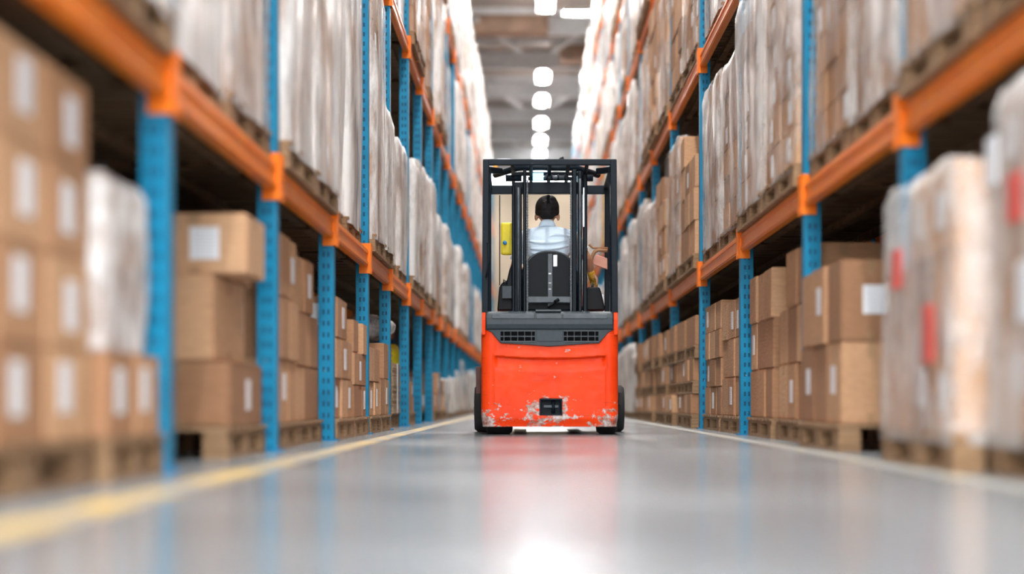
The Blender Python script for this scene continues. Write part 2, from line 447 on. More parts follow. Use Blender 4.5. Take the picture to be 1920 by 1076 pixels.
# ------------------------------------------------------------------ goods
def carton_mesh():
    m = MB().box(-.5, .5, -.5, .5, 0, 1).mesh('carton', M['card'])
    bm = bmesh.new(); bm.from_mesh(m)
    bmesh.ops.bevel(bm, geom=bm.edges[:], offset=.02, segments=2, affect='EDGES'); bm.to_mesh(m); bm.free(); return m
CARTON = [carton_mesh() for _ in range(1)]
LABEL = MB().box(-.5, .5, -.5, .5, -.5, .5).mesh('paper_label', M['label'])
def pallet_mesh():
    m = MB()
    for k in range(7):
        y = -.5+k*.1475; m.box(-.5, .5, y, y+.115, .125/.144, 1)
    for x in (-.43, 0, .43): m.box(x-.055, x+.055, -.5, .5, .10/.144, .125/.144)
    for x in (-.43, 0, .43):
        for y in (-.43, 0, .43): m.box(x-.06, x+.06, y-.07, y+.07, .022/.144, .10/.144)
    for x in (-.43, 0, .43): m.box(x-.06, x+.06, -.5, .5, 0, .022/.144)
    return m.mesh('pallet', M['wood'])
PALLET = pallet_mesh()
def film_mesh(seed, mat, tag_=''):
    nx, nz = 12, 16; vs = []; fs = []
    per = [(-.5+i/nx, -.5) for i in range(nx)]+[(.5, -.5+i/nx) for i in range(nx)]+[(.5-i/nx, .5) for i in range(nx)]+[(-.5, .5-i/nx) for i in range(nx)]
    n = len(per)
    for k in range(nz+1):
        t = k/nz; z = .0+t
        for j, (x, y) in enumerate(per):
            a = mnoise.noise(Vector((x*3+seed*5, y*3, t*1.3)))*.045+mnoise.noise(Vector((x*9+seed*5, y*9, t*3)))*.018
            r = 1.035+a-(.05 if k == nz else 0)-.02*abs(t-.5)
            # corners rounded
            cr = .96 if abs(abs(x)-.5) < 1e-6 and abs(abs(y)-.5) < 1e-6 else 1
            vs.append((x*r*cr, y*r*cr, z+(mnoise.noise(Vector((x*4, y*4, seed)))*.02 if k == nz else 0)))
    for k in range(nz):
        for j in range(n): q = (j+1) % n; fs.append((k*n+j, k*n+q, (k+1)*n+q, (k+1)*n+j))
    fs.append(tuple(range(nz*n, (nz+1)*n)))
    me = bpy.data.meshes.new('shrink_wrap'); me.from_pydata(vs, [], fs); me.materials.append(mat)
    for p in me.polygons: p.use_smooth = True
    me.update(); return me
M['film_yellow'] = film('yellow_stretch_film', .15, .75, (.85, .55, .16))
FILMS = {k: [film_mesh(i+j*9, M[k]) for i in range(3)] for j, k in enumerate(('film', 'film_thin', 'film_heavy', 'film_yellow'))}

def carton(parent, x, y, z, sx, sy, sz, rr, s, label=0, jit=1.0, name='carton'):
    o = link(name, CARTON[0], parent, (x+rr.uniform(-.008, .008)*jit, y+rr.uniform(-.005, .005)*jit, z), (sx*.97, sy*.955, sz*.995), rr.uniform(-.018, .018)*jit)
    if label:
        lw, lh = min(.115, sy*.4)/sy, min(.15, sz*.6)/sz
        zz = rr.uniform(.45, .6)
        if label & 1:   # on the aisle side
            q = link('label', LABEL, o, (-s*.503, rr.uniform(-.12, .12), zz), (lw, .006, lh)); q.rotation_euler = (0, 0, PI/2)
        if label & 2:   # on the end that faces along the aisle
            link('label', LABEL, o, (rr.uniform(-.1, .1), -.503, zz), (min(.14, sx*.45)/sx, .006, lh))
    return o

def cells(x0, x1, y0, y1, z0, z1, cx, cy, cz, s, rr, ragged=.0):
    """visible cartons (aisle face, both ends, top) of a block; yields centre, size, ix, iy, iz"""
    nx, ny, nz = max(1, round((x1-x0)/cx)), max(1, round((y1-y0)/cy)), max(1, round((z1-z0)/cz))
    ax, ay, az = (x1-x0)/nx, (y1-y0)/ny, (z1-z0)/nz
    for iz in range(nz):
        for iy in range(ny):
            for ixx in range(nx):
                ix = ixx if s > 0 else nx-1-ixx      # 0 = aisle side
                if ixx > 0 and iy != 0: continue
                if iz == nz-1 and rr.random() < ragged: continue
                yield (x0+(ix+.5)*ax, y0+(iy+.5)*ay, z0+iz*az, ax, ay, az, ixx, iy, iz)

COUNT = {'load': 0, 'carton': 0, 'obj': 0}
LVN = {0: 'floor level', 1: 'first beam level', 2: 'second beam level', 3: 'third beam level', 4: 'fourth beam level', 5: 'fifth beam level'}
FILMW = {'film': 'cloudy', 'film_thin': 'clear', 'film_heavy': 'white', 'film_yellow': 'yellowish'}
bulk_cache = {}
def bulk_mesh(k, fkey, hh):
    """pallet, cartons and film of a distant load in one mesh (variant k), unit footprint, height hh"""
    def f():
        rr = random.Random(k*11+3); m = MB()
        for y in (-.43, 0, .43): m.box(-.5, .5, y-.07, y+.07, 0, .11)
        m.box(-.5, .5, -.5, .5, .11, .144)
        nz = max(2, round((hh-.144)/rr.uniform(.26, .42))); az = (hh-.144)/nz; ny = rr.choice((2, 3)); nx = 2
        for iz in range(nz):
            for iy in range(ny):
                for ix in range(nx):
                    if iz == nz-1 and rr.random() < .25: continue
                    q = rr.uniform(0, .012)
                    m.box(-.48+ix*.96/nx+q, -.48+(ix+1)*.96/nx-q, -.48+iy*.96/ny+q, -.48+(iy+1)*.96/ny-q, .144+iz*az, .144+(iz+1)*az-.006, 1)
        fm = FILMS[fkey][k % 3]
        m.add([(v.co.x*1.01, v.co.y*1.01, .1+v.co.z*(hh-.1)) for v in fm.vertices], [tuple(p.vertices) for p in fm.polygons], 2, True)
        me = m.mesh('pallet_load', [M['wood'], M['card_bulk'], M[fkey]]); return me
    return cached(('bulk', k, fkey, hh), f)

def wrapped(side, lvl, n, y0, y1, z, h, rr, fk, over=0.0, cs=(.5, .4, .3), red=False, lab_p=.25, x_front=None):
    c = SIDES[side]; s, d = c['s'], c['d']
    xf = s*(d-over+.02) if x_front is None else x_front
    dep = .98; x0, x1 = sorted((xf, xf+s*dep)); xc = (x0+x1)/2; yc = (y0+y1)/2; sy = y1-y0
    desc = f'{FILMW[fk]} wrapped {"tall " if h > 1.9 else "low " if h < 1.0 else ""}pallet load, {side}-side rack, {LVN[lvl]}, {nth(n)} position along aisle'
    grp = 'stretch wrapped pallet loads in the racks'
    COUNT['load'] += 1
    if y0 > 23:
        hh = round(h*4)/4
        o = link('pallet_load', bulk_mesh(rr.randrange(3), fk, hh), None, (xc, yc, z), (dep*.93, sy*.94, h/hh)); tag(o, desc, 'pallet load', grp); return o
    r = link('pallet_load', None, None, (xc, yc, z)); tag(r, desc, 'pallet load', grp)
    link('pallet', PALLET, r, (0, 0, 0), (dep, sy, .144))
    cx, cy, cz = cs
    for (x, y, zz, ax, ay, az, ix, iy, iz) in cells(-dep/2+.03, dep/2-.03, -sy/2+.03, sy/2-.03, .144, h, cx, cy, cz, s, rr, .12):
        lb = 0
        if rr.random() < lab_p and ix == 0: lb |= 1
        if rr.random() < lab_p and iy == 0: lb |= 2
        carton(r, x, y, zz, ax, ay, az, rr, s, lb, .6)
    fz = .10
    link('shrink_wrap', rr.choice(FILMS[fk]), r, (0, 0, fz), (dep-.015, sy-.015, h-fz+.01))
    if red:
        for (yy, zz, hh) in ((-.30, .45, .22), (.15, .7, .16)):
            MB().box(-s*(dep/2+.022)-.004, -s*(dep/2+.022)+.004, yy*sy-.07, yy*sy+.07, h*zz-hh/2, h*zz+hh/2).build('printed_patch', M['redprint'], r)
            MB().box(-.25, -.10, -sy/2-.03, -sy/2-.02, h*zz-hh/2, h*zz+hh/2).build('printed_patch', M['redprint'], r)
    return r

def open_stack(side, lvl, n, y0, y1, z, h, rr, over=0.0, cs=(.48, .33, .28), lab=.3, ragged=.25, jit=1.2, label_pair=0, layers=None, pallet=True):
    c = SIDES[side]; s, d = c['s'], c['d']; xf = s*(d-over+.02); dep = .96
    x0, x1 = sorted((xf, xf+s*dep)); xc = (x0+x1)/2; yc = (y0+y1)/2; sy = y1-y0
    if pallet:
        p = link('wooden_pallet', PALLET, None, (xc, yc, z), (dep+.02, sy, .144))
        tag(p, f'wooden pallet under loose cartons, {side}-side rack, {LVN[lvl]}, {nth(n)} position along aisle', 'pallet', 'wooden pallets under loose cartons')
    for (x, y, zz, ax, ay, az, ix, iy, iz) in cells(x0+.01, x1-.01, y0+.01, y1-.01, z+.145, z+h, cs[0], cs[1], cs[2], s, rr, ragged):
        lb = label_pair
        if rr.random() < lab and ix == 0: lb |= 1
        if rr.random() < lab and iy == 0: lb |= 2
        o = carton(None, x, y, zz, ax, ay, az, rr, s, lb, jit, 'cardboard_box')
        COUNT['carton'] += 1
        tag(o, f'cardboard box, {nth(iz+1)} layer, {nth(ix+1)} row in, {nth(iy+1)} along, {side}-side {LVN[lvl]}, {nth(n)} pallet', 'box', 'loose cardboard boxes on pallets')

def tiered(side, n, y0, y1, rr):
    """small pallets and boxes in alternate layers"""
    c = SIDES[side]; s, d = c['s'], c['d']; z = 0; sy = y1-y0; dep = .9; k = 0
    for (ph, bh, ny) in ((.144, .20, 2), (.13, .22, 2), (.13, .30, 1)):
        xf = s*(d-.12+rr.uniform(-.02, .04)); x0, x1 = sorted((xf, xf+s*dep)); xc = (x0+x1)/2; yc = (y0+y1)/2+rr.uniform(-.02, .02); k += 1
        p = link('wooden_pallet', PALLET, None, (xc, yc, z), (dep, sy*.95, ph))
        tag(p, f'wooden pallet, {nth(k)} tier of the boxed column, right-side floor level, {nth(n)} position along aisle', 'pallet', 'pallets between box tiers')
        z += ph+.001
        for iy in range(ny):
            for ix in range(2 if iy == 0 else 1):
                ay = sy*.9/ny; ax = dep/2*.96; xx = xf+s*(ix+.5)*ax+s*.01
                o = carton(None, xx, yc-sy*.45+(iy+.5)*ay, z, ax, ay*rr.uniform(.9, .98), bh, rr, s, (1 if rr.random() < .5 else 0) if ix == 0 else 0, 1, 'cardboard_box')
                COUNT['carton'] += 1
                tag(o, f'cardboard box, {nth(k)} tier, {nth(ix+1)} row in, {nth(iy+1)} along, right-side floor level, {nth(n)} pallet column', 'box', 'loose cardboard boxes on pallets')
        z += bh+.002

rg = random.Random(21)
# ---- left floor
def LF(f, *a, **k): f('left', 0, *a, **k)
LF(open_stack, 1, 3.55, 4.86, 0, 1.24, rg, over=.02, cs=(.45, .44, .275), lab=0, ragged=0, jit=.5, label_pair=3)
# second pallet: one layer of boxes with a wrapped bundle on top
LF(open_stack, 2, 4.90, 5.60, 0, .42, rg, over=.06, cs=(.33, .35, .275), lab=0, ragged=0, jit=.5, label_pair=3)
def bundle(x0, x1, y0, y1, z, h, lab, fk='film_heavy'):
    r = link('wrapped_bundle', None, None, ((x0+x1)/2, (y0+y1)/2, z)); tag(r, lab, 'bundle')
    sx, sy = x1-x0, y1-y0
    for i in range(2):
        for j in range(2): carton(r, -sx/4+i*sx/2, 0, j*h/2, sx/2, sy, h/2, rg, -1, 0, .3)
    link('shrink_wrap', FILMS[fk][1], r, (0, 0, 0), (sx, sy, h+.005)); return r
bundle(-2.05, -1.37, 4.95, 5.5, .425, .57, 'upright bundle in glossy white film standing on labelled boxes by the blue post')
# third pallet after the empty slot
def boxes(side, n, rows, s):
    for (x0, x1, y0, y1, z, h, lb, ds) in rows:
        o = carton(None, (x0+x1)/2, (y0+y1)/2, z, x1-x0, y1-y0, h, rg, s, lb, .5, 'cardboard_box')
        tag(o, ds, 'box', 'loose cardboard boxes on pallets')
p = link('wooden_pallet', PALLET, None, (-1.37-.48, 7.5, 0), (.98, .98, .144)); tag(p, 'wooden pallet behind the first sharp-edged gap, under big brown boxes, left-side floor', 'pallet', 'wooden pallets under loose cartons')
boxes('left', 3, [(-2.33, -1.86, 7.03, 7.97, .146, .30, 2, 'big brown box at pallet inner side, bottom layer, behind the empty left-side slot'),
    (-1.85, -1.37, 7.03, 7.97, .146, .30, 1, 'big brown box at aisle edge with white label, bottom layer behind empty left-side slot'),
    (-2.1, -1.44, 7.05, 7.85, .448, .40, 0, 'big brown box in the middle of three, behind empty left-side slot'),
    (-1.80, -1.30, 7.1, 7.6, .85, .28, 2, 'smaller tan box on top of three, behind empty left-side slot')], -1)
LF(open_stack, 4, 8.2, 9.2, 0, 1.20, rg, over=.02, cs=(.48, .36, .35), lab=.3)
LF(open_stack, 5, 9.28, 10.3, 0, 1.15, rg, over=.0, cs=(.48, .36, .32), lab=.3)
LF(open_stack, 6, 10.5, 11.5, 0, .98, rg, over=.08, cs=(.48, .36, .30), lab=.4)
LF(open_stack, 7, 11.55, 12.5, 0, .88, rg, over=.08, cs=(.48, .36, .28), lab=.4)
LF(open_stack, 8, 12.7, 13.55, 0, .72, rg, over=.08, cs=(.48, .4, .28), lab=.4)
LF(open_stack, 9, 13.62, 14.45, 0, .80, rg, over=.08, cs=(.48, .4, .3), lab=.3)
# flat sheet stack on pallet
for n_, (a, b, hh) in enumerate(((14.7, 15.65, .66), (15.75, 16.65, .5))):
    m = MB(); rr = random.Random(5+n_); z = .145
    p = link('wooden_pallet', PALLET, None, (-1.9, (a+b)/2, 0), (.98, b-a, .144)); tag(p, f'wooden pallet under the {"taller" if n_ == 0 else "lower"} block of flat brown board sheets', 'pallet', 'wooden pallets under loose cartons')
    r = link('board_sheet_block', None, None, (0, 0, 0)); tag(r, f'{"taller" if n_ == 0 else "lower"} block of flat brown cardboard sheets on a pallet between blue posts', 'sheet block')
    m = MB()
    while z < .145+hh:
        q = rr.uniform(0, .012); m.box(-2.37+q, -1.41+q, a+.02, b-.02, z, z+.022); z += .026
    o = m.build('board_sheets', M['kraft'], r); o['kind'] = 'stuff'
    MB().box(-1.398, -1.39, (a+b)/2-.02, (a+b)/2+.02, .145, z).build('strap', M['steel'], r)
M['yellow'] = simple('yellow_plastic', (.85, .70, .02), .5)
M['clearplastic'] = film('loose_plastic', .05, .8)
def crumple(name, c, r, mat, seed, lab, cat):
    m = MB().ell(c, r, 24, 16); vs = []
    for v in m.v:
        n = mnoise.noise(Vector(v)*7+Vector((seed,)*3))*.28+mnoise.noise(Vector(v)*19+Vector((seed,)*3))*.12
        vs.append(tuple(Vector(c)+(Vector(v)-Vector(c))*(1+n)))
    zmin = min(v[2] for v in vs); base = c[2]-r[2]
    m.v = [(v[0], v[1], v[2]-zmin+base) for v in vs]; return tag(m.build(name, mat), lab, cat)
crumple('plastic_sheet', (-1.6, 15.1, .98), (.26, .3, .12), M['clearplastic'], 2, 'crumpled clear plastic lying on the block of brown sheets', 'plastic sheet')
LF(open_stack, 10, 16.95, 17.75, 0, .55, rg, cs=(.48, .4, .2), ragged=0)
crumple('yellow_sack', (-1.62, 17.3, .72), (.16, .24, .17), M['yellow'], 5, 'bright yellow sack lying on low boxes behind a blue post', 'sack')
LF(open_stack, 11, 17.85, 18.6, 0, .5, rg, cs=(.48, .4, .2))
k = 11
for i in range(9, len(LY)-1):
    a, b = LY[i]+.12, LY[i+1]-.12
    for q in range(2):
        k += 1; ya, yb = a+(b-a)*q/2+.03, a+(b-a)*(q+1)/2-.03
        h = rg.uniform(.5, .72) if ya < 27 else rg.uniform(.7, 1.1)
        if ya < 23: open_stack('left', 0, k, ya, yb, 0, h, rg, .09, cs=(.48, .45, .25), ragged=.1)
        else: wrapped('left', 0, k, ya, yb, 0, h, rg, rg.choice(['film', 'film_thin']), .11)
# ---- right floor
R1_ = wrapped('right', 0, 1, 4.45, 5.52, 0, 1.34, rg, 'film_thin', over=.10, cs=(.35, .35, .38), red=True, lab_p=.5)
for py_, pz_, hh_ in ((5.40, 1.10, .17), (5.05, .62, .20)):
    q_ = link('label', LABEL, bpy.data.objects['pallet_load'] if 0 else R1_, (-.51, py_-4.985, pz_), (.13, .006, hh_)); q_.rotation_euler = (0, 0, PI/2)
wrapped('right', 0, 2, 5.64, 6.78, 0, 1.15, rg, 'film_thin', over=.20, cs=(.35, .35, .38), red=True, lab_p=.5)
open_stack('right', 0, 3, 8.0, 9.2, 0, 1.00, rg, over=.14, cs=(.33, .4, .38), lab=.4, ragged=.1)
open_stack('right', 0, 4, 9.65, 10.8, 0, 1.26, rg, over=.02, cs=(.4, .38, .36), lab=.3, ragged=.1)
open_stack('right', 0, 5, 10.95, 12.1, 0, 1.22, rg, over=.03, cs=(.4, .38, .34), lab=.3, ragged=.1)
open_stack('right', 0, 6, 12.45, 13.68, 0, 1.12, rg, over=.05, cs=(.4, .4, .32), lab=.3, ragged=.1, jit=1.2)
open_stack('right', 0, 7, 13.82, 15.05, 0, 1.18, rg, over=.05, cs=(.4, .4, .28), lab=.3, ragged=.1, jit=1.2)
k = 7
for i in range(5, 8):
    a, b = RY[i]+.1, RY[i+1]-.1
    for q in range(3):
        k += 1; tiered('right', k, a+(b-a)*q/3+.02, a+(b-a)*(q+1)/3-.02, rg)
for i in range(8, len(RY)-1):
    a, b = RY[i]+.12, RY[i+1]-.12
    for q in range(2):
        k += 1; wrapped('right', 0, k, a+(b-a)*q/2+.03, a+(b-a)*(q+1)/2-.03, 0, rg.uniform(1.0, 1.22), rg, rg.choice(['film', 'film', 'film_heavy']), .13)
# ---- shelves
HT = {('left', 1): (1.35, 1.62), ('left', 2): (1.6, 1.92), ('left', 3): (2.3, 2.65),
      ('right', 1): (1.3, 1.68), ('right', 2): (1.55, 1.82), ('right', 3): (1.3, 1.6), ('right', 4): (1.3, 1.55), ('right', 5): (1.2, 1.5)}
far = []
for side, c in SIDES.items():
    s, d = c['s'], c['d']
    for l, z in enumerate(c['lv']):
        n = 0
        for i in range(len(c['ys'])-1):
            a, b = c['ys'][i]+.09, c['ys'][i+1]-.09
            for q in range(2):
                n += 1; ya, yb = a+(b-a)*q/2+.03, a+(b-a)*(q+1)/2-.03
                zz = z+BH+.002; rr = random.Random(n*31+l*7+(s+1)*500)
                lo, hi = HT[(side, l+1)]; h = rr.uniform(lo, hi)
                if side == 'left' and l == 0 and yb < 14.4: h = rr.uniform(2.15, 2.38)
                if side == 'right' and l == 0 and yb < 12.4: h = rr.uniform(1.6, 1.76)
                xa, xb = sorted((s*(d-.05), s*(d+1)))
                if not in_view(xa, xb, ya, yb, zz, zz+h): continue
                over = rr.choice((0, .03, .06))
                if c['ys'][i] > 15: over = rr.choice((.09, .12, .14)) if side == 'right' else rr.choice((.02, .10, .13))
                hide = {('left', 0): (1, 3, 5, 7), ('right', 0): (1, 3)}.get((side, l), ())
                if i in hide: over = .12
                fk = rr.choice(('film', 'film', 'film_heavy', 'film_thin'))
                if side == 'right' and ya < 24: fk = rr.choice(('film', 'film_thin', 'film_thin'))
                if side == 'left' and ya < 16: fk = rr.choice(('film', 'film_heavy'))
                if ya > 24: fk = rr.choice(('film', 'film_heavy', 'film_heavy'))
                if side == 'right' and l in (0, 1, 2) and 18 < ya < 40 and rr.random() < .16: fk = 'film_yellow'
                if COUNT['load'] >= 300 or ya > 49:
                    far.append((s, d, ya, yb, zz, h)); continue
                if side == 'right' and l == 0 and 9.4 < ya < 12.3:
                    wrapped(side, 1, n, ya, yb, zz, h, rr, 'film_thin', over, (.48, .5, .24), lab_p=1.0)
                elif side == 'right' and l in (0, 1) and (15 < ya < 20) and q == l:
                    open_stack(side, l+1, n, ya, yb, zz, h, rr, over, (.48, .42, .3), ragged=.2)
                else:
                    wrapped(side, l+1, n, ya, yb, zz, h, rr, fk, over, rr.choice(((.5, .4, .3), (.48, .36, .24), (.48, .5, .38))))
if far:
    m = MB()
    for (s, d, ya, yb, zz, h) in far:
        x0, x1 = sorted((s*d, s*(d+.95))); m.box(x0, x1, ya, yb, zz, zz+.14, 0); m.box(x0+.02, x1-.02, ya+.02, yb-.02, zz+.14, zz+h, 1)
        m.box(x0, x1, ya, yb, zz+.12, zz+h+.01, 2)
    tag(m.build('distant_pallet_loads', [M['wood'], M['card_bulk'], M['film_heavy']]), 'pale wrapped pallet loads filling the far end of both racks', 'pallet loads', kind='stuff')
print('COUNTS', COUNT, 'far', len(far), 'objects', len(bpy.data.objects))
#FORKLIFT
# ------------------------------------------------------------------ forklift
FX, FY = .153, 12.34
def Lp(px, py, y=0.0):
    s = F/(FY+y); return ((px-VX)/s-FX, y, CAMZ+(VY-py)/s)
def lx(px, y=0.0): return Lp(px, 0, y)[0]
def lz(py, y=0.0): return Lp(0, py, y)[2]
def rest(v, lo, hi): return max(0.0, min(1.0, (v-lo)/(hi-lo)))
def sstep(v, lo, hi): t = rest(v, lo, hi); return t*t*(3-2*t)

def paint_mat():
    m, nt, b = nodes('orange_red_forklift_paint'); v = coords(nt); s = sep(nt, v)
    n = noise(nt, v, 3, 4)
    c = ramp(nt, n, [(.3, (.76, .043, .005)), (.7, (.88, .068, .008))])
    # grazed and chipped paint: mostly along the bottom edge and around the tow hole
    low = math_(nt, 'SUBTRACT', 1.0, N_range(nt, s[2], .10, .30))
    dx = math_(nt, 'ABSOLUTE', math_(nt, 'SUBTRACT', s[0], -.02))
    cen = math_(nt, 'MULTIPLY', .75, math_(nt, 'SUBTRACT', 1.0, N_range(nt, dx, .12, .34))); edge = N_range(nt, math_(nt, 'ABSOLUTE', s[0]), .22, .50)
    w_ = math_(nt, 'MULTIPLY', low, math_(nt, 'MAXIMUM', cen, edge))
    w2 = math_(nt, 'MULTIPLY', math_(nt, 'SUBTRACT', 1.0, N_range(nt, s[2], .24, .38)), cen)
    wv = math_(nt, 'MAXIMUM', w_, w2)
    sv = noise(nt, coords(nt, 'Object', (5, 5, 9)), 2.1, 8, .70)
    wear = math_(nt, 'GREATER_THAN', math_(nt, 'ADD', sv, math_(nt, 'MULTIPLY', wv, .23)), .655)
    grime = noise(nt, coords(nt, 'Object', (7, 7, 7)), 2.7, 6, .7)
    wc = ramp(nt, grime, [(.38, (.30, .06, .03)), (.5, (.45, .30, .26)), (.62, (.62, .60, .60))])
    c = mix(nt, wear, c, wc)
    scr = noise(nt, coords(nt, 'Object', (2.5, 2, 42)), 2.0, 4, .6)
    c = mix(nt, math_(nt, 'MULTIPLY', math_(nt, 'GREATER_THAN', scr, .665), .55), c, (.40, .035, .012))
    sp = noise(nt, v, 45, 3, .6)
    c = mix(nt, math_(nt, 'MULTIPLY', math_(nt, 'GREATER_THAN', sp, .715), .8), c, (.10, .02, .01))
    nt.links.new(c, b.inputs['Base Color'])
    nt.links.new(ramp(nt, sv, [(.4, (.34,)*3), (.65, (.6,)*3)]), b.inputs['Roughness'])
    b.inputs['Specular IOR Level'].default_value = .15
    bump(nt, b, sv, .12, .01)
    return m
def N_range(nt, v, a, b_):
    mr = N(nt, 'ShaderNodeMapRange'); nt.links.new(v, mr.inputs[0]); mr.inputs[1].default_value = a; mr.inputs[2].default_value = b_; return mr.outputs[0]
M['paint'] = paint_mat()
M['black'] = simple('black_powder_coat', (.006, .011, .017), .5, 0, spec=.13)
M['plastic'] = simple('charcoal_plastic', (.030, .042, .052), .5, bumps=.03, scale=30, spec=.3)
M['plastic2'] = simple('worn_charcoal_panel', (.055, .068, .08), .42, var=.3, scale=14, spec=.35)
M['rubber'] = simple('tyre_rubber', (.02, .02, .021), .8)
M['vinyl'] = simple('black_seat_vinyl', (.005, .006, .008), .5, spec=.12)
M['chrome'] = simple('bright_rod', (.5, .55, .6), .25, .9)
M['chain'] = simple('chain_steel', (.06, .065, .07), .5, .5, var=.6, scale=60)
M['brownpad'] = simple('tan_padding', (.34, .17, .08), .5)
M['pink'] = simple('pink_board', (.72, .33, .24), .6)
M['mud'] = simple('brown_rubber_flap', (.13, .06, .05), .7)
M['bluel'] = emit('blue_lamp', (.25, .7, 1.0), 1.6)
M['amber'] = simple('amber_lens', (.9, .35, .03), .3)
M['bluedot'] = simple('blue_button', (.04, .28, .6), .4)
fl = link('forklift', None, None, (FX, FY, 0))
tag(fl, 'orange-red electric forklift with black overhead guard, seen from behind in the middle of the aisle', 'forklift')

# counterweight: rear face sculpted as a height field, wrapped round the corners
def rear_y(x, z):
    y = 0.0
    ax = abs(x)
    sag = .018*(1-(ax/.42)**2) if ax < .42 else 0
    brow = .628-sag                      # dark line under the overhanging brow
    wd = 1-sstep(ax, .415, .455)
    if z < brow:
        rec = (.040*(1-sstep(brow-z, .004, .115)))*wd
        edge = sstep(brow-z, 0, .006); y += rec*edge
    y += .006*sstep(z, brow, brow+.07)*wd
    # seams of the lower panel
    if .22 < z < .64: y += .006*math.exp(-((ax-.452)/.004)**2)
    # tow hole
    hx, hz = x-lx(1033), z-lz(763)
    t = (1-sstep(abs(hx), .076, .086))*(1-sstep(abs(hz), .055, .065)); y += .13*t
    # notch for the vent panel
    y += .03*sstep(z, .93-.0, .96)
    y += .018*sstep(z, .14, .064)        # bottom tucks in
    return y
m = MB(); W2 = .549; CR = .075; zb, zt = lz(800), lz(584)
cols_ = []
D = 1.0
NX = 150
for i in range(NX+1): cols_.append(('r', -W2+CR+(2*W2-2*CR)*i/NX))
left_c = [('c', -1, a) for a in [PI/2*k/8 for k in range(8, 0, -1)]]; right_c = [('c', 1, a) for a in [PI/2*k/8 for k in range(1, 9)]]
left_s = [('s', -1, t) for t in (D, .6, .3)]; right_s = [('s', 1, t) for t in (.3, .6, D)]
allc = left_s+left_c+cols_+right_c+right_s
NZ = 130
for k in range(NZ+1):
    z = zb+(zt-zb)*k/NZ
    for c_ in allc:
        inset = .030*sstep(z, .78, 1.0)+.010*(1-sstep(z, .07, .16))
        if c_[0] == 'r': x = c_[1]*(W2-inset)/W2; y = rear_y(c_[1], z)
        elif c_[0] == 'c':
            x = c_[1]*(W2-inset-CR+CR*math.sin(c_[2])); y = rear_y(c_[1]*(W2-CR), z)*(1-c_[2]/(PI/2)*.7)+CR*(1-math.cos(c_[2]))
        else: x = c_[1]*(W2-inset); y = CR+c_[2]*(.9)
        m.v.append((x, y, z))
nc = len(allc)
for k in range(NZ):
    for i in range(nc-1):
        m.f.append((k*nc+i, k*nc+i+1, (k+1)*nc+i+1, (k+1)*nc+i)); m.m.append(0); m.sm.append(True)
m.f.append(tuple(range(nc))[::-1]); m.m.append(0); m.sm.append(False)
m.f.append(tuple(range(NZ*nc, (NZ+1)*nc))); m.m.append(0); m.sm.append(False)
m.f.append((0, NZ*nc, (NZ+1)*nc-1, nc-1)); m.m.append(0); m.sm.append(False)
m.build('counterweight', M['paint'], fl)
# tow hole frame and pin
t = MB(); cx, cz_ = lx(1033), lz(763)
for (a, b, c2, d2) in ((-.092, .092, .055, .068), (-.092, .092, -.068, -.055), (-.092, -.078, -.068, .068), (.078, .092, -.068, .068)):
    t.box(cx+a, cx+b, -.004, .10, cz_+c2, cz_+d2)
t.box(cx-.08, cx+.08, .085, .10, cz_-.06, cz_+.06)
tp = t.build('tow_coupling', M['black'], fl, .004)
MB().tube([(cx+.02, .045, cz_-.055), (cx+.02, .045, cz_+.055)], .014).build('tow_pin', M['black'], tp)
MB().box(cx-.055, cx+.06, .04, .05, cz_-.004, cz_+.014).build('latch', M['plastic2'], tp)
# vent panel with two grilles
pts = [(908.8, 617), (921.4, 623), (939, 643.5), (985, 646), (1031, 649.5), (1077, 646), (1123, 643.5), (1140.6, 623), (1153, 617)]
poly = [(lx(a), lz(b)) for a, b in pts]
ven = MB().prism(poly, 'y', -.014, .10).build('vent_panel', M['plastic'], fl, .004)
for (a, b) in ((938.5, 1003), (1057, 1122)):
    g = MB(); x0, x1, z0, z1 = lx(a), lx(b), lz(640), lz(620.5)
    g.box(x0, x1, -.017, -.012, z0, z1); gr = g.build('grille_shade_plate', M['dark'], ven)  # solid black plate painted as the shade behind the bars
    q = MB()
    for kk in range(5): xx = x0+(x1-x0)*(kk+.5)/5; q.box(xx-.0018, xx+.0018, -.023, -.016, z0, z1)
    for f_ in (0, .48, 1): zz = z0+(z1-z0)*f_; q.box(x0, x1, -.024, -.015, zz-.003, zz+.003)
    q.build('grille_bars', M['plastic2'], gr)
MB().box(lx(1006), lx(1055), -.019, -.010, lz(640), lz(620)).build('vent_centre_plate', M['plastic'], ven, .003)
# hood
prof = [(-.030, lz(618)), (-.040, lz(608)), (-.036, lz(596)), (-.012, lz(587)), (.03, lz(583.5)), (.46, lz(583)), (.46, lz(618))]
hd = MB().prism(prof, 'x', lx(911), lx(1150)).build('hood', M['plastic'], fl, .012, 3)
q = MB()
for (a, b) in ((922, 1003), (1005, 1053), (1055, 1138)): q.box(lx(a), lx(b), -.044, -.030, lz(598), lz(589))
q.build('hood_insert', M['plastic2'], hd, .004)
MB().box(lx(1004), lx(1052), -.01, .05, lz(584), lz(580.5)).build('hood_latch', M['plastic2'], hd, .003)
# orange shoulders beside the hood
for a, b in ((903.5, 910.5), (1150.5, 1158.5)):
    xx0, xx1 = lx(a), lx(b)
    sg = -1 if xx0 < 0 else 1
    MB().prism([(-.01, lz(628)), (-.02, lz(600)), (.01, lz(587)), (.05, lz(584)), (.46, lz(584)), (.46, lz(628))], 'x', xx0, xx1).build('shoulder', M['paint'], fl, .006)
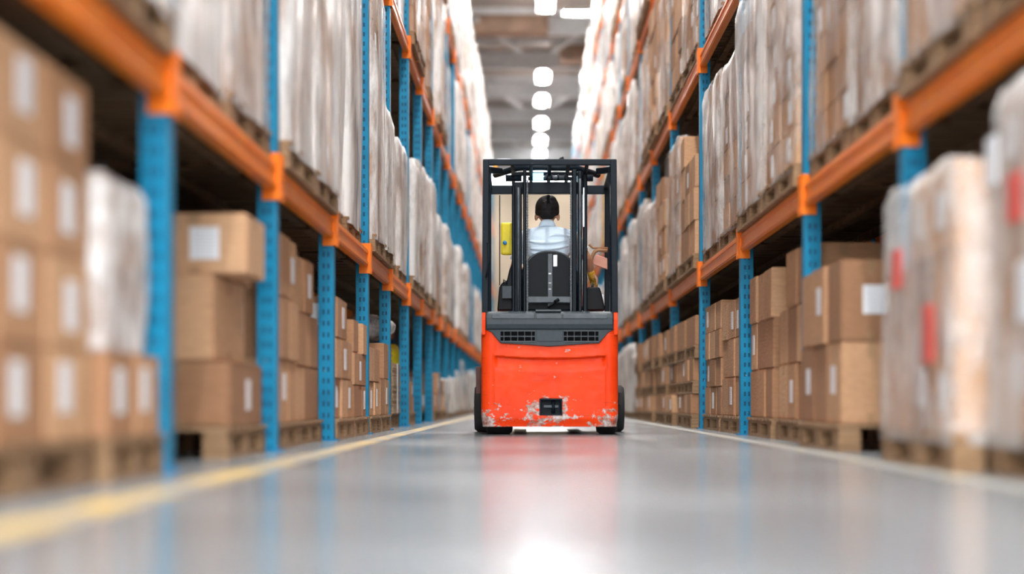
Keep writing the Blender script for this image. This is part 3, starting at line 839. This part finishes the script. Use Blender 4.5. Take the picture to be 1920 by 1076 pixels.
# chassis, floor, cab sides
ch = MB(); ch.box(-.47, .47, .95, 1.75, .14, .60); ch.box(-.50, .50, .46, 1.35, .60, .72)
ch.build('chassis', M['black'], fl, .02)
for s in (-1, 1): MB().box(min(s*.50, s*.545), max(s*.50, s*.545), .98, 1.35, .30, .66).build('side_panel', M['paint'], fl, .01)
MB().box(-.34, .34, .46, 1.0, .72, 1.02).build('seat_pedestal', M['black'], fl, .02)
# wheels
def wheel(x, y, r, wd, steer=False):
    m = MB(); n = 40; pr = [(-wd/2, r*.55), (-wd/2, r*.9), (-wd/2+.025, r), (wd/2-.025, r), (wd/2, r*.9), (wd/2, r*.55)]
    vs = []; fs = []
    for i in range(n):
        a = 2*PI*i/n
        for (px, rr_) in pr: vs.append((px, rr_*math.cos(a), rr_*math.sin(a)))
    for i in range(n):
        j = (i+1) % n
        for k in range(6): l = (k+1) % 6; fs.append((i*6+k, i*6+l, j*6+l, j*6+k))
    m.add(vs, fs, 0, True); o = m.build('wheel', M['rubber'], fl); o.location = (x, y, r)
    h = MB(); sg = 1 if x > 0 else -1
    h.tube([(-wd/2+.01, 0, 0), (wd/2-.01, 0, 0)], r*.56, 28, cap=True)
    for a in range(6): h.tube([(sg*wd/2-.01, r*.3*math.cos(a*PI/3), r*.3*math.sin(a*PI/3)), (sg*wd/2+.008, r*.3*math.cos(a*PI/3), r*.3*math.sin(a*PI/3))], .012, 6)
    h.build('rim', M['steel'], o)
wheel(lx(935), .34, .20, .215); wheel(lx(1141), .34, .20, .165)
wheel(-.55, 1.30, .205, .19); wheel(.575, 1.30, .205, .18)
for a, b, z0, z1, mt in ((892.5, 902, 738, 687, 'mud'), (1160, 1165.5, 760, 735, 'rubber')):
    MB().box(lx(a, .9), lx(b, .9), .88, 1.0, lz(z0, .9), lz(z1, .9)).build('wheel_guard', M[mt], fl, .006)
# forks and carriage ahead
cr = MB(); cr.box(-.45, .45, 1.86, 1.90, .12, .22); cr.box(-.45, .45, 1.86, 1.90, .42, .50); cr.build('fork_carriage', M['black'], fl, .006)
MB().box(-.30, .30, 1.70, 1.87, .15, .48).build('front_axle_block', M['black'], fl, .01)
for s in (-1, 1):
    MB().prism([(1.90, .06), (1.90, .55), (1.94, .55), (1.945, .10), (2.95, .075), (2.95, .06)], 'x', s*.25-.06, s*.25+.06).build('fork', M['black'], fl, .004)
# overhead guard
GZ = lz(297)
def guard(n, pts, r=.024, nn=12, mt='black'):
    return MB().tube(pts, r, nn).build(n, M[mt], fl)
def rod(n, a, b, wx, wy, mt='black', bev=.006, par=None): return MB().bar(a, b, wx, wy).build(n, M[mt], par or fl, bev)
for a, b in (((911.5, 297), (909.5, 584)), ((1150, 297), (1152.5, 584))):
    rod('guard_post', (lx(a[0], .06), .06, GZ), (lx(b[0], .06), .06, .97), .052, .05)
    s = -1 if a[0] < 1031 else 1
    rod('guard_post', (s*.525, 1.35, GZ-.02), (s*.525, 1.42, .66), .045, .05)
    rod('guard_side_rail', (s*.512, .05, GZ-.024), (s*.515, 1.38, GZ-.045), .04, .045)
    rod('post_liner', (lx(a[0], .06)-s*.034, .09, GZ-.06), (lx(b[0], .06)-s*.030, .09, .98), .012, .03)
rod('guard_rear_bar', (lx(907, .06), .06, GZ-.022), (lx(1155, .06), .06, GZ-.022), .048, .044)
rod('guard_front_bar', (-.52, 1.35, lz(356, 1.35)), (.52, 1.35, lz(356, 1.35)), .076, .04)
# curved roof bow
bw = []
for k in range(25):
    t = k/24; px = 929+(1121-929)*t
    dd = abs(t-.5)*2; py = 314 if dd < .55 else 314+ (dd-.55)/.45*14
    bw.append(Lp(px, py, .5+.35*dd**4))
MB().tube(bw, .026, 10).build('guard_roof_bow', M['black'], fl)
for xx in (-.30, -.15, 0, .15, .30): rod('guard_roof_slat', (xx, .10, GZ-.035), (xx, 1.33, GZ-.075), .022, .03)
MB().prism([(lx(1047), GZ-.002), (lx(1050), GZ+.012), (lx(1056.5), GZ+.024), (lx(1057), GZ+.012), (lx(1059), GZ-.002)], 'y', .05, .08).build('roof_hook', M['black'], fl)
MB().box(lx(932), lx(957), .05, .07, GZ-.002, GZ+.006).build('roof_clip', M['steel'], fl)
am = MB().ell(Lp(929, 314, .75), (.022, .022, .026), 14, 10).build('warning_beacon', M['amber'], fl)
rod('beacon_bracket', Lp(922, 320, .75), Lp(940, 322, .75), .012, .012)
for s in (-1, 1):
    rod('corner_brace', (s*.50, .16, lz(318, .16)), (s*.36, .16, lz(345, .16)) if 0 else (s*.40, .40, lz(321, .4)), .05, .04)
# mast uprights behind the seat
MY = .42
def channel(a, b, top, bot=583, dy=0.0, mt='black', dep=.10):
    x0, x1 = lx(a, MY), lx(b, MY); z0, z1 = lz(bot, MY)-.05, lz(top, MY); m = MB()
    m.box(x0, x1, MY+dy, MY+dy+.012, z0, z1); m.box(x0, x0+.010, MY+dy, MY+dy+dep, z0, z1); m.box(x1-.010, x1, MY+dy, MY+dy+dep, z0, z1)
    return m.build('mast_channel', M[mt], fl, .003)
channel(959.5, 966, 346, dy=.05); channel(964.5, 978.5, 350, dy=.02); channel(980.5, 987, 318, dy=-.01)
channel(1072.5, 1081.5, 318, dy=-.01); channel(1083.5, 1091.5, 320, dy=.02, dep=.08); channel(1093.5, 1101.5, 318, dy=.04)
for px in (988.8, 1070.6):
    x = lx(px, MY); c = MB(); z = lz(583, MY)-.02; zt_ = lz(340, MY)
    while z < zt_:
        c.box(x-.006, x+.006, MY-.004, MY+.006, z, z+.014); c.box(x-.009, x+.009, MY-.001, MY+.003, z+.014, z+.021); z += .022
    c.build('lift_chain', M['chain'], fl)
rod('hydraulic_hose', Lp(1094.5, 352, .40), Lp(1094.5, 425, .40), .006, .006, 'chrome', 0)
MB().tube([Lp(972, 352, .40), Lp(972, 583, .40)], .012, 10).build('lift_cylinder', M['plastic2'], fl)
MB().tube([Lp(1087.5, 335, .40), Lp(1087.5, 583, .40)], .012, 10).build('lift_cylinder', M['plastic2'], fl)
rod('mast_crossmember', Lp(960, 352.5, MY+.1), Lp(1100, 352.5, MY+.1), .095, .05)
rod('mast_crossmember', Lp(962, 326, MY+.16), Lp(1100, 326, MY+.16), .030, .03)
rod('mast_crossmember', Lp(990, 335, MY+.15), Lp(1072, 335, MY+.15), .03, .03)
MB().tube([Lp(1020, 333, .45), Lp(1064, 333, .45)], .018, 12).build('tilt_cylinder', M['plastic2'], fl)
for px in (1024, 1033, 1045, 1058): MB().tube([Lp(px, 333, .45), Lp(px+3, 333, .45)], .026, 12).build('cylinder_collar', M['black'], fl)
MB().tube([Lp(948, 334, .6), Lp(978, 334, .6)], .028, 12).build('tilt_cylinder', M['black'], fl)
MB().tube([Lp(1090, 334, .6), Lp(1112, 334, .6)], .028, 12).build('tilt_cylinder', M['black'], fl)
MB().box(lx(999, .5), lx(1019, .5), .5, .53, lz(339, .5), lz(324, .5)).build('blue_work_lamp', M['bluel'], fl, .004)
rod('mast_foot_bar', Lp(989, 562, .47), Lp(1073, 562, .47), .052, .03, 'plastic2')
lv = MB().tube([Lp(1027, 577, .40), Lp(1035, 571, .40), Lp(1042, 564, .40)], .009, 8).build('lever', M['vinyl'], fl)
MB().tube([Lp(1040, 566, .40), Lp(1048, 561, .40)], .014, 10).build('lever_knob', M['vinyl'], lv)
# seat
def arch(cx, w_, z0, z1, n=28, pw=2.4):
    pts = [(cx-w_, z0)]
    for k in range(n+1):
        a = PI-PI*k/n; pts.append((cx+w_*math.copysign(abs(math.cos(a))**(2/pw), math.cos(a)), z0+(z1-z0)*(.45+.55*math.sin(a)**(2/2.2))))
    pts.append((cx+w_, z0)); return pts
sx = .005
zt2 = lz(470, .60)
MB().prism(arch(sx, .245, 1.02, zt2), 'y', .56, .64).build('seat_back_shell', M['vinyl'], fl, .018, 3)
MB().prism(arch(sx, .225, 1.05, zt2-.03), 'y', .64, .70).build('seat_back_cushion', M['vinyl'], fl, .02, 3)
rib_ = []
for k in range(25):
    a = PI-PI*k/24; rib_.append((sx+.235*math.copysign(abs(math.cos(a))**(2/2.4), math.cos(a)), .565, 1.02+(zt2-1.02)*(.45+.55*math.sin(a)**(2/2.2))-.008))
MB().tube(rib_, .007, 8).build('seat_piping', M['plastic2'], fl)
MB().box(lx(1027, .56), lx(1036, .56), .548, .562, 1.06, lz(476, .56)).build('seat_spine', M['plastic2'], fl, .003)
MB().box(lx(1037, .56), lx(1045, .56), .550, .561, lz(500, .56), lz(478, .56)).build('seat_strap', M['steel'], fl, .003)
for py, hh in ((513, .012), (530.5, .006), (542, .006)): MB().box(lx(1028.5, .545), lx(1033.5, .545), .541, .55, lz(py, .545)-hh/2, lz(py, .545)+hh/2).build('seat_spine_slot', M['white'], fl)
MB().box(-.25, .26, .62, 1.14, 1.02, 1.12).build('seat_cushion', M['vinyl'], fl, .03, 3)
# consoles beside the seat
MB().prism([Lp(932, 582, .55)[::2], Lp(936, 538, .55)[::2], Lp(941, 530, .55)[::2], Lp(950, 527, .55)[::2], Lp(955, 505, .55)[::2], Lp(962, 490, .55)[::2], Lp(962, 582, .55)[::2]], 'y', .55, .85).build('side_console', M['vinyl'], fl, .012)
MB().box(lx(941, .5), lx(960, .5), .5, .55, lz(560, .5), lz(536, .5)).build('battery_box', M['plastic'], fl, .006)
MB().tube([Lp(944, 533, .5), Lp(945, 524, .5), Lp(949, 528, .5), Lp(952, 533, .5)], .006, 8).build('grab_handle', M['black'], fl)
rc = MB().prism([Lp(1096, 582, .7)[::2], Lp(1096, 545, .7)[::2], Lp(1103, 538, .7)[::2], Lp(1124, 538, .7)[::2], Lp(1127, 545, .7)[::2], Lp(1134, 575, .7)[::2], Lp(1134, 582, .7)[::2]], 'y', .70, 1.25).build('control_console', M['vinyl'], fl, .012)
MB().tube([Lp(1110, 539, .95), Lp(1112, 531, .95)], .010, 8).build('control_lever', M['plastic'], fl)
MB().box(lx(1126, .8), lx(1132, .8), .8, .83, lz(565, .8), lz(552, .8)).build('console_switch', M['steel'], fl, .002)
for px, p0, p1, wv in ((918, 398, 470, .02), (1146, 360, 520, .012)): rod('post_stay', Lp(px, p0, .2), Lp(px, p1, .2), wv, .02)
for px, p0, p1 in ((1146, 410, 440), (1147, 455, 470)): rod('side_rod', Lp(px, p0, .15), Lp(px, p1, .15), .006, .006, 'chrome', 0)
MB().tube([Lp(913, 456, -.0), Lp(916, 458, -.02), Lp(916.5, 485, -.02), Lp(914, 505, -.02), Lp(911, 520, .0)], .006, 8).build('grab_handle', M['black'], fl)
# cab-front items
MB().tube([Lp(937, 366, 1.3), Lp(937, 535, 1.3)], .0045, 8).build('front_cable', M['black'], fl)
yp = MB().box(lx(939, 1.28), lx(962, 1.28), 1.26, 1.31, lz(478, 1.28), lz(417, 1.28)).build('yellow_safety_box', M['yellow'], fl, .02, 3)
MB().tube([Lp(946.5, 455, 1.255), Lp(946.5, 455, 1.235)], .019, 16).build('button', M['bluedot'], yp)
rod('box_bracket', Lp(950, 440, 1.32), Lp(985, 440, 1.32), .02, .02)
# tan padded arm support and panel beside the driver
MB().tube([Lp(1108, 492, 1.0), Lp(1110.5, 480, 1.0), Lp(1115, 472, 1.0), Lp(1122, 468.5, 1.0), Lp(1139, 470, 1.0)], [.014, .016, .016, .016, .016], 12).build('padded_side_support', M['brownpad'], fl)
MB().tube([Lp(1105, 458, 1.0), Lp(1112, 465, 1.0), Lp(1140, 465, 1.0)], [.014, .010, .008], 10).build('padded_side_support', M['brownpad'], fl)
MB().prism([Lp(1109, 494, 1.05)[::2], Lp(1118, 477, 1.05)[::2], Lp(1139, 484, 1.05)[::2], Lp(1139, 505, 1.05)[::2]], 'y', 1.05, 1.07).build('side_cover', M['pink'], fl, .006)
# steering wheel and column
st = MB(); cw = Vector((-.06, 1.33, 1.40)); ax_ = Euler((math.radians(-38), 0, 0)).to_matrix()
ring = [cw+ax_@Vector((.165*math.cos(a), .165*math.sin(a), 0)) for a in [2*PI*k/32 for k in range(33)]]
sw = st.tube(ring, .013, 10, cap=False).build('steering_wheel', M['vinyl'], fl)
sp_ = MB()
for a in (PI/2, PI/2+2.1, PI/2-2.1): sp_.bar(cw, cw+ax_@Vector((.16*math.cos(a), .16*math.sin(a), 0)), .02, .01)
sp_.build('wheel_spokes', M['vinyl'], sw)
rod('steering_column', tuple(cw), (-.06, 1.55, .72), .06, .06)
MB().box(-.45, .45, 1.45, 1.60, .60, 1.12).build('dashboard', M['black'], fl, .02)

# ------------------------------------------------------------------ driver
M['skin'] = simple('skin', (.42, .20, .12), .5, var=.08)
M['skin_dark'] = M['skin']
M['hair'] = simple('black_hair', (.010, .008, .008), .6, var=.5, scale=40, bumps=.4, spec=.25)
M['trousers'] = simple('dark_trousers', (.02, .022, .03), .85)
M['glove'] = simple('yellow_knit_glove', (.62, .33, .03), .8, var=.45, scale=50, bumps=.5)
def shirt_mat():
    m, nt, b = nodes('pale_blue_shirt'); v = coords(nt)
    n = noise(nt, coords(nt, 'Object', (2.2, 2, 7)), 2.2, 3, .5)
    b.inputs['Base Color'].default_value = (.66, .78, .90, 1); b.inputs['Roughness'].default_value = .85
    bump(nt, b, n, .25, .04); return m
M['shirt'] = shirt_mat()
def remesh(o, vox, sm=6):
    r = o.modifiers.new('remesh', 'REMESH'); r.mode = 'VOXEL'; r.voxel_size = vox; r.use_smooth_shade = True
    if sm: s_ = o.modifiers.new('smooth', 'SMOOTH'); s_.iterations = sm; s_.factor = .5
    return o
HY = .86                         # head depth
hc = Vector(Lp(1026, 396, HY))   # head centre
pv = Vector((.005, .86, 1.17)); cst = Vector((.0, .82, 1.52)); nk = Vector((hc.x, .84, 1.74))
dr = link('person', None, None, (FX, FY, 0))
tag(dr, 'person in pale blue shirt driving the forklift, seated with back turned, short black hair', 'person')
shl, shr = Vector((-.205, .84, 1.655)), Vector((.205, .84, 1.655))
ebr = Vector(Lp(1101, 484, .86)); hdr = Vector(Lp(1112, 524, .97))
ebl = Vector((-.30, .92, 1.38)); hdl = Vector(cw+ax_@Vector((-.150, -.05, .0)))
def hand(m, wr, d, up, curl, r=.0088, side=1):
    """palm and five separate curled fingers; d = pointing direction, up = back of the hand"""
    d = d.normalized(); up = (up-d*up.dot(d)).normalized(); sd = d.cross(up)*side
    for k in range(5): m.ell(wr+d*(.018+.018*k), (.020+.003*k, .034 if k else .028, .017), 14, 8, rot=(0, 0, 0)) if 0 else None
    a = wr; b = wr+d*.085
    for o_ in (-.026, -.009, .009, .026): m.tube([wr+sd*o_*.6, wr+d*.04+sd*o_, b+sd*o_], [.019, .017, .013], 10)
    for i, (o_, L) in enumerate(((-.030, .072), (-.010, .082), (.011, .077), (.030, .060))):
        p = b+sd*o_; pts = [p-d*.01]; ang = 0; rr_ = [r*1.15]
        for j, fr in enumerate((.42, .32, .26)):
            ang += curl*(.8 if j == 0 else 1.0); dd = d*math.cos(ang)-up*math.sin(ang); p = p+dd*L*fr; pts.append(p); rr_.append(r*(1.02-.1*j))
        m.tube(pts, rr_, 10)
        m.ell(pts[-1], (r*.8,)*3, 8, 6)
    tb = wr+d*.025-sd*.030
    m.tube([tb, tb-sd*.022+d*.022-up*.01, tb-sd*.026+d*.048-up*.028, tb-sd*.012+d*.064-up*.038], [.014, .012, .0105, .009], 10)
def limb(m, pts, rad): 
    m.tube(pts, rad, 14)
    for p, r_ in zip(pts, rad): m.ell(p, (r_,)*3, 14, 8)
body = MB()
# head with face turned away from the camera (+y)
body.ell(hc+Vector((0, .0, .008)), (.090, .098, .108), 28, 18)
body.ell(hc+Vector((0, .035, -.055)), (.060, .062, .066), 20, 12)
body.ell(hc+Vector((0, .085, -.100)), (.030, .024, .024), 14, 8)        # chin
body.ell(hc+Vector((0, .104, -.020)), (.012, .022, .024), 12, 8)        # nose
body.ell(hc+Vector((0, .100, -.068)), (.024, .012, .009), 12, 8)        # mouth
for s in (-1, 1):
    body.ell(hc+Vector((s*.030, .086, .006)), (.014, .012, .010), 10, 8)
    body.ell(hc+Vector((s*.032, .090, .026)), (.022, .010, .007), 10, 8)
    body.ell(hc+Vector((s*.094, -.002, -.050)), (.014, .020, .034), 14, 10, rot=(0, 0, s*-.4))   # ear
    body.ell(hc+Vector((s*.050, .062, -.030)), (.024, .026, .026), 12, 8)
limb(body, [hc+Vector((0, -.012, -.07)), nk+Vector((0, -.005, 0)), cst+Vector((0, 0, .18))], [.056, .057, .07])
body.ell(cst+Vector((0, 0, .05)), (.165, .105, .17), 24, 14)
body.ell(cst+Vector((0, 0, -.15)), (.150, .105, .16), 24, 14)
body.ell(pv+Vector((0, 0, .03)), (.165, .12, .10), 24, 14)
limb(body, [nk-Vector((0, 0, .03)), shl], [.05, .055]); limb(body, [nk-Vector((0, 0, .03)), shr], [.05, .055])
for (s_, e_, h_) in ((shl, ebl, hdl), (shr, ebr, hdr)):
    d_ = (h_-e_).normalized(); wr_ = h_-d_*.06
    limb(body, [s_, s_.lerp(e_, .5), e_], [.052, .047, .040]); limb(body, [e_, e_.lerp(wr_, .35), wr_], [.040, .040, .026])
    hand(body, wr_, d_, Vector((-.3 if s_ is shl else .2, 0, 1)), .55, .0092, 1 if s_ is shl else -1)
for s in (-1, 1):
    kn = Vector((s*.15, 1.32, 1.14)); an = Vector((s*.15, 1.40, .82))
    limb(body, [pv+Vector((s*.085, 0, 0)), kn], [.085, .058]); limb(body, [kn, kn.lerp(an, .35), an], [.057, .054, .036])
    limb(body, [an+Vector((0, -.03, -.06)), an+Vector((0, .06, -.065))], [.036, .030])
bo = remesh(body.build('body', M['skin'], dr), .0062, 3)
# hair
h = MB(); h.ell(hc+Vector((0, -.008, .028)), (.103, .110, .107), 40, 24)
h.ell(hc+Vector((0, -.045, -.010)), (.086, .066, .062), 30, 16); h.ell(hc+Vector((.012, -.02, .085)), (.070, .08, .052), 24, 12)
h.ell(hc+Vector((0, -.050, -.045)), (.064, .042, .038), 24, 12)
for s in (-1, 1): h.ell(hc+Vector((s*.084, .01, .0)), (.020, .045, .055), 14, 10)
kk = random.Random(3)
for _ in range(60):
    a = kk.uniform(0, 2*PI); t_ = kk.uniform(.0, 1.0)
    p = hc+Vector((0, -.008, .03))+Vector((.092*math.sin(t_*1.5)*math.cos(a), .104*math.sin(t_*1.5)*math.sin(a), .102*math.cos(t_*1.5)))
    o_ = (p-hc).normalized(); h.tube([p-o_*.01, p+o_*.003+Vector((kk.uniform(-.012, .012), kk.uniform(-.012, .012), -.012))], [.009, .003], 6)
remesh(h.build('hair', M['hair'], dr), .0045, 2)
# shirt
s_ = MB()
s_.ell(cst+Vector((0, .0, .06)), (.195, .125, .185), 30, 18); s_.ell(cst+Vector((0, 0, -.13)), (.180, .125, .20), 30, 18); s_.ell(pv+Vector((0, 0, .10)), (.178, .13, .10), 24, 12)
limb(s_, [nk-Vector((0, 0, .018)), shl+Vector((0, 0, .004))], [.054, .066]); limb(s_, [nk-Vector((0, 0, .018)), shr+Vector((0, 0, .004))], [.054, .066])
limb(s_, [nk-Vector((0, .0, .05)), nk+Vector((0, -.004, .026))], [.085, .066])
for a, b in ((shl, ebl), (shr, ebr)): limb(s_, [a, a.lerp(b, .55)], [.068, .062])
s_.tube([shl.lerp(ebl, .5), shl.lerp(ebl, .68)], [.062, .066], 16); s_.tube([shr.lerp(ebr, .5), shr.lerp(ebr, .68)], [.062, .066], 16)
# sweeping folds across the back
yb_ = .70
for (a, b, c_, r_) in (((-.17, 1.625), (-.03, 1.578), (.16, 1.63), .013), ((-.16, 1.56), (-.02, 1.525), (.17, 1.585), .012), ((.01, 1.66), (.08, 1.69), (.17, 1.665), .012), ((-.15, 1.52), (-.06, 1.50), (.05, 1.515), .010)):
    pts = []
    for k in range(13):
        t = k/12; x = (1-t)**2*a[0]+2*t*(1-t)*b[0]+t*t*c_[0]; z = (1-t)**2*a[1]+2*t*(1-t)*b[1]+t*t*c_[1]
        q = max(.0, 1-(x/.205)**2-((z-cst.z-.06)/.20)**2); y = cst.y-.125*math.sqrt(q)
        pts.append((x, y-.001, z))
    s_.tube(pts, [r_*math.sin(PI*(k+.8)/13.6)+.002 for k in range(13)], 10)
remesh(s_.build('shirt', M['shirt'], dr), .006, 4)
cl = MB(); n = 28; rings = []
for (z, rx, ry) in ((-.004, .072, .070), (.030, .062, .060), (.052, .058, .056), (.048, .063, .061), (.008, .078, .076)):
    rings.append([(nk.x+rx*math.cos(2*PI*i/n), nk.y-.004+ry*math.sin(2*PI*i/n), nk.z+z+.012*math.sin(2*PI*i/n)*-1) for i in range(n)])
cl.add([p for r_ in rings for p in r_], [(k*n+i, k*n+(i+1) % n, ((k+1) % 5)*n+(i+1) % n, ((k+1) % 5)*n+i) for k in range(5) for i in range(n)], 0, True)
cl.build('collar', M['shirt'], dr)
tr = MB(); tr.ell(pv+Vector((0, 0, .02)), (.178, .13, .105), 24, 12)
for s in (-1, 1):
    kn = Vector((s*.15, 1.32, 1.14)); an = Vector((s*.15, 1.40, .84)); limb(tr, [pv+Vector((s*.085, 0, 0)), kn], [.093, .067]); limb(tr, [kn, an], [.066, .054])
remesh(tr.build('trousers', M['trousers'], dr), .008, 3)
for s in (-1, 1):
    an = Vector((s*.15, 1.40, .82)); b_ = MB(); limb(b_, [an+Vector((0, -.04, -.055)), an+Vector((0, .08, -.060))], [.045, .038]); remesh(b_.build('shoe', M['vinyl'], dr), .007, 2)
g_ = MB(); d_ = (hdr-ebr).normalized(); hand(g_, hdr-d_*.055, d_, Vector((.2, 0, 1)), .55, .0115, -1); limb(g_, [hdr-d_*.075, hdr-d_*.03], [.034, .034])
remesh(g_.build('glove', M['glove'], dr), .005, 1)
